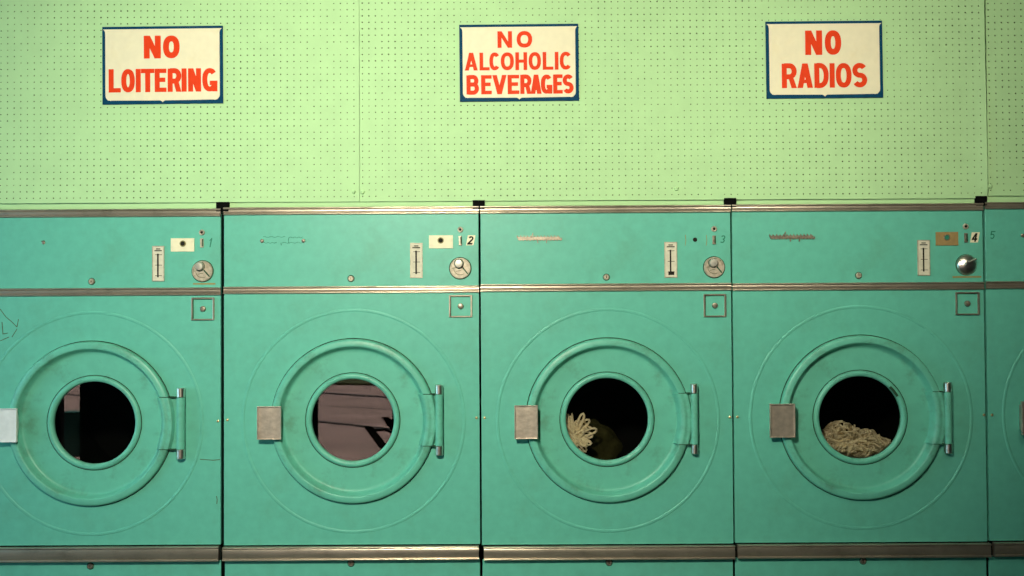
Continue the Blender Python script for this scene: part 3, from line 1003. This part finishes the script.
def wall_button(px, py, parent, off, r=.0075):
    x, z = W(px, py)
    o = MB().lathe(x, z, [(r, .004), (r, -.001), (r * .7, -.004), (r * .3, -.0045)], 20, cap1=True).build('panel_button', 'peg', parent, smooth=True, off=off)


wall_button(353.5, 191.7, p1, o1)
wall_button(362.6, 192.0, p2, o2)
wall_button(676.3, 189.0, p2, o2)
wall_button(982.0, 187.2, p2, o2)
wall_button(990.2, 186.2, p3, o3, .009)

# plain black blocks over the gaps between the machines
for (a, b, c, d, lab) in ((216.3, 229.0, 202.0, 207.6, 'black block above the gap left of the dryer numbered 2'),
                          (472.6, 484.6, 200.2, 205.6, 'black block above the gap right of the dryer numbered 2'),
                          (724.2, 736.0, 198.0, 203.6, 'black block above the gap left of the dryer numbered 4'),
                          (975.6, 986.8, 196.0, 201.6, 'black block above the gap right of the dryer numbered 4')):
    xm, zm = W((a + b) / 2, (c + d) / 2)
    w, h = (b - a) * K / 2, (d - c) * K / 2
    o = MB().box(-w, w, -.0135, .002, -h - .016, h).build('black_block', 'black', None, bevel=.001)
    o.location = (xm, .0095, zm)
    tag(o, lab, 'block', 'black blocks above the gaps')

# ------------------------------------------------------------------ painted signs
def sign(corners, words, label, staples=True):
    """corners: TL TR BR BL of the blue board in the photo; words: (text, x ranges, y range, stroke) in the crop's units"""
    yb = .0015
    pts = [W(*c, y=-.002) for c in corners]
    cx = sum(p[0] for p in pts) / 4
    cz = sum(p[1] for p in pts) / 4
    wd = ((pts[1][0] - pts[0][0]) + (pts[2][0] - pts[3][0])) / 2
    ht = ((pts[0][1] - pts[3][1]) + (pts[1][1] - pts[2][1])) / 2
    ang = math.atan2(pts[1][1] - pts[0][1] + pts[2][1] - pts[3][1], pts[1][0] - pts[0][0] + pts[2][0] - pts[3][0])
    root = empty('warning_sign', (cx, .002, cz))
    root.rotation_euler = (0, -ang, 0)
    tag(root, label, 'sign', 'painted warning signs')
    hw, hh = wd / 2, ht / 2
    MB().box(-hw, hw, -.0050, 0, -hh, hh).build('sign_board', 'blue', root, bevel=.0006)['label'] = 'navy blue backing board'
    # cream field: flared upper corners, rounded lower corners, small point in the middle of the lower edge
    el, et, eb = .0125, .0105, .0135
    L_, R2, T, B = -hw + el, hw - el, hh - et, -hh + eb
    k = .013
    poly = [(-hw + .003, T), (hw - .003, T)]
    poly += [(hw - .003 - (el - .003) * math.sin(a), T - k * 1.3 * (1 - math.cos(a)) - .001) for a in [math.radians(v) for v in (30, 60, 90)]]
    poly += [(R2 - k * 1.7 * (1 - math.cos(a)), B + k * 1.5 * (1 - math.sin(a))) for a in [math.radians(v) for v in (0, 20, 40, 60, 80)]]
    poly += [(R2 - k * 1.9, B + .0012), (.010, B), (.004, B - .003), (0, B - .0075), (-.004, B - .003), (-.010, B), (L_ + k * 1.9, B + .0012)]
    poly += [(L_ + k * 1.7 * (1 - math.cos(a)), B + k * 1.5 * (1 - math.sin(a))) for a in [math.radians(v) for v in (80, 60, 40, 20, 0)]]
    poly += [(-hw + .003 + (el - .003) * math.sin(a), T - k * 1.3 * (1 - math.cos(a)) - .001) for a in [math.radians(v) for v in (90, 60, 30)]]
    MB().prism(poly, -.0058, -.0050).build('sign_face', 'cream_sign', root)['label'] = 'cream painted face with shaped edges'
    x0c = (corners[0][0] + corners[3][0]) / 2
    sc = K
    mxc = sum(c[0] for c in corners) / 4
    myc = sum(c[1] for c in corners) / 4
    for text, xr, (yt, yb_), t in words:
        mb = MB()
        for ch, (a, b) in zip([c for c in text], xr):
            xa_ = (a - mxc) * sc
            za_ = -(yb_ - myc) * sc
            put_glyph(mb, ch, xa_, za_ + .0, (b - a) * sc, (yb_ - yt) * sc, t * sc, -.0063, -.0058, 0, 0)
        mb.build('lettering', 'red', root)['label'] = 'orange red painted word ' + text
    for sx in (-1, 1):
        for sz in (-1, 1):
            MB().disc(sx * (hw - .024), sz * (hh - .016) - (.004 if sz > 0 else -.002), .0032, -.0078, -.0055, 12, .001).build('sign_nail', 'cream', root)
    return root


def cr(x0, y0, lst):          # crop units (5.76 per pixel) -> photo pixels
    return [(x0 + a / 5.76, x0 + b / 5.76) for a, b in lst]


def yy(y0, a, b):
    return (y0 + a / 5.76, y0 + b / 5.76)


s1 = sign([(102.2, 27.0), (222.8, 25.6), (223.0, 103.2), (102.5, 104.6)],
     [('NO', cr(90, 10, [(311, 409), (422, 518)]), yy(10, 147, 279), 34 / 5.76),
      ('LOITERING', cr(90, 10, [(107, 177), (180, 258), (264, 292), (294, 371), (373, 441), (448, 527), (529, 557), (566, 641), (648, 735)]), yy(10, 339, 474), 29 / 5.76)],
     'cream sign with navy border reading NO LOITERING in orange letters')
s2 = sign([(459.4, 25.1), (578.0, 23.4), (579.2, 100.8), (459.6, 101.5)],
     [('NO', cr(440, 10, [(332, 416), (443, 532)]), yy(10, 121, 217), 23 / 5.76),
      ('ALCOHOLIC', cr(440, 10, [(142, 216), (227, 285), (284, 345), (350, 425), (434, 502), (511, 582), (592, 653), (662, 683), (691, 760)]), yy(10, 244, 347), 21 / 5.76),
      ('BEVERAGES', cr(440, 10, [(150, 222), (235, 296), (300, 382), (388, 455), (461, 526), (521, 584), (580, 646), (651, 706), (706, 769)]), yy(10, 375, 486), 24 / 5.76)],
     'cream sign with navy border reading NO ALCOHOLIC BEVERAGES in orange letters')
s3 = sign([(765.3, 21.8), (881.9, 20.4), (883.4, 97.7), (766.8, 98.5)],
     [('NO', cr(750, 10, [(318, 416), (432, 526)]), yy(10, 117, 259), 34 / 5.76),
      ('RADIOS', cr(750, 10, [(180, 266), (270, 359), (368, 451), (457, 485), (492, 583), (588, 673)]), yy(10, 308, 450), 29 / 5.76)],
     'cream sign with navy border reading NO RADIOS in orange letters')

# ------------------------------------------------------------------ the room behind the camera and the street outside
YF = -6.0


def struct(name, mb, m_):
    return tag(mb.build(name, m_), kind='structure')


struct('floor', MB().box(-5, 4.4, YF, 0.9, -.1, 0), 'floor')
struct('ceiling', MB().box(-5, 4.4, YF, 0.9, ZC, ZC + .1), 'ceil')
struct('wall_right', MB().box(4.4, 4.5, YF, 0.9, 0, ZC), 'dark_wall')
struct('wall_rear', MB().box(-5, 4.4, .80, .9, 0, ZC), 'dark_wall')
# left wall with a window opening
struct('wall_left', MB().box(-5.1, -5, YF, -3.4, 0, ZC).box(-5.1, -5, -.9, .9, 0, ZC).box(-5.1, -5, -3.4, -.9, 0, .6).box(-5.1, -5, -3.4, -.9, 2.6, ZC), 'dark_wall')
struct('window_1', MB().box(-5.07, -5.03, -3.4, -.9, .6, .66).box(-5.07, -5.03, -3.4, -.9, 2.54, 2.6).box(-5.07, -5.03, -3.4, -3.34, .66, 2.54).box(-5.07, -5.03, -.96, -.9, .66, 2.54).box(-5.07, -5.03, -2.18, -2.12, .66, 2.54), 'frame')
# front wall: a glazed door and a narrow side light, seen mirrored in the dryer windows
DX0, DX1 = -1.95, -1.20
SX0, SX1 = -4.51, -4.31
struct('wall_front', MB().box(-5, SX0, YF - .1, YF, 0, ZC).box(SX0, SX1, YF - .1, YF, 2.2, ZC)
       .box(SX1, DX0 - .06, YF - .1, YF, 0, ZC).box(DX0 - .06, DX1 + .06, YF - .1, YF, 2.2, ZC).box(DX1 + .06, 4.4, YF - .1, YF, 0, ZC), 'dark_wall')
struct('door_1', MB().box(DX0 - .06, DX0, YF - .08, YF - .02, 0, 2.2).box(DX1, DX1 + .06, YF - .08, YF - .02, 0, 2.2).box(DX0, DX1, YF - .08, YF - .02, 2.14, 2.2), 'frame')
struct('pavement', MB().box(-16, 8, -34, YF - .1, -.16, -.02), 'pavement')


def strip(name, m_, x, y, ang, w, z0, z1, L_=14):
    o = MB().box(-L_, L_, -w / 2, w / 2, z0, z1).build(name, m_)
    o.location = (x, y, 0)
    o.rotation_euler.z = math.radians(ang)
    tag(o, kind='structure')


strip('kerb', 'kerb', -2.27, -9.3, 40, .13, -.1, -.015)
strip('kerb', 'kerb', -2.70, -13.6, 37, .22, -.1, -.015)
strip('road_marking', 'kerb', -2.6, -11.6, 30, .03, -.1, -.017)
strip('verge', 'verge', -5.9, -19.6, 20, 5.0, -.1, .02)
struct('reflection_wall', MB().box(-4.75, -4.0, -6.75, -6.55, -.16, .44), 'reflection_teal')  # added low wall, gives the first window its teal reflection

# black chair standing between camera and dryers, below the frame; its raked back posts mirror in the second window
ch = empty('chair', (-.50, -2.35, 0))
ch.rotation_euler.z = math.radians(5)
tag(ch, 'black chair with raked open back posts, mirrored at lower right of the second dryer window', 'chair')
MB().box(-.22, .22, -.24, .24, .42, .46).build('seat', 'black', ch, bevel=.01)
for yy_ in (-.25, .25):
    m = MB()
    m.prism([(-.08, .40), (-.015, .40), (-.335, .80), (-.385, .80)], yy_ - .012, yy_ + .012)
    m.build('back_post', 'black', ch, bevel=.004)
    MB().tube([(-.34, yy_, .775), (-.25, yy_, .78), (-.15, yy_, .735), (-.07, yy_, .66), (-.03, yy_, .58), (-.02, yy_, .50), (-.03, yy_, .44)], .008, 8).build('armrest', 'black', ch, smooth=True)
    for xx_ in (-.2, .2):
        MB().box(xx_ - .015, xx_ + .015, yy_ - .012, yy_ + .012, 0, .44).build('leg', 'black', ch)
MB().box(-.135, -.105, -.24, .24, .47, .52).build('backrest', 'black', ch, bevel=.005)

# ------------------------------------------------------------------ light
w = bpy.data.worlds.new('sky')
scn.world = w
w.use_nodes = True
w.node_tree.nodes['Background'].inputs[0].default_value = (.55, .70, .9, 1)
w.node_tree.nodes['Background'].inputs[1].default_value = 0.6


def area(name, loc, rot, sx, sy, power, color):
    ld = bpy.data.lights.new(name, 'AREA')
    ld.shape = 'RECTANGLE'
    ld.size, ld.size_y = sx, sy
    ld.energy = power
    ld.color = color
    o = bpy.data.objects.new(name, ld)
    o.location = loc
    o.rotation_euler = rot
    COL.objects.link(o)
    return o


area('daylight_window', (-4.95, -2.15, 1.6), (0, -math.pi / 2, 0), 1.85, 2.4, 62, (.34, .82, 1.0))
ld = bpy.data.lights.new('added_spot', 'SPOT')  # added spot, soft cone shaped to make brightness fade outwards
ld.energy = 560
ld.spot_size = 2 * .72
ld.spot_blend = 1.0
ld.shadow_soft_size = .16
ld.color = (1.0, .97, .74)
lo = bpy.data.objects.new('added_spot', ld)
lo.location = (-.62, -3.5, 2.75)
lo.rotation_euler = (Vector((-.45, 0, 1.75)) - lo.location).to_track_quat('-Z', 'Y').to_euler()
COL.objects.link(lo)
l2 = ld.copy()  # second added spot, lifts the upper right of the wall
l2.energy = 78
l2.spot_size = 2 * .72
lo2 = bpy.data.objects.new('added_spot', l2)
lo2.location = (1.35, -2.1, 2.85)
lo2.rotation_euler = (Vector((1.75, 0, 2.35)) - lo2.location).to_track_quat('-Z', 'Y').to_euler()
COL.objects.link(lo2)
sd = bpy.data.lights.new('sun', 'SUN')
sd.energy = 21
sd.angle = .01
sd.color = (1, .93, .85)
so = bpy.data.objects.new('sun', sd)
so.rotation_euler = Vector((.5, .12, -.85)).to_track_quat('-Z', 'Y').to_euler()
so.location = (0, -9, 6)
COL.objects.link(so)

scn.view_settings.view_transform = 'Standard'
scn.view_settings.look = 'None'
scn.view_settings.gamma = 1
scn.view_settings.use_curve_mapping = False
scn.view_settings.exposure = 0.0
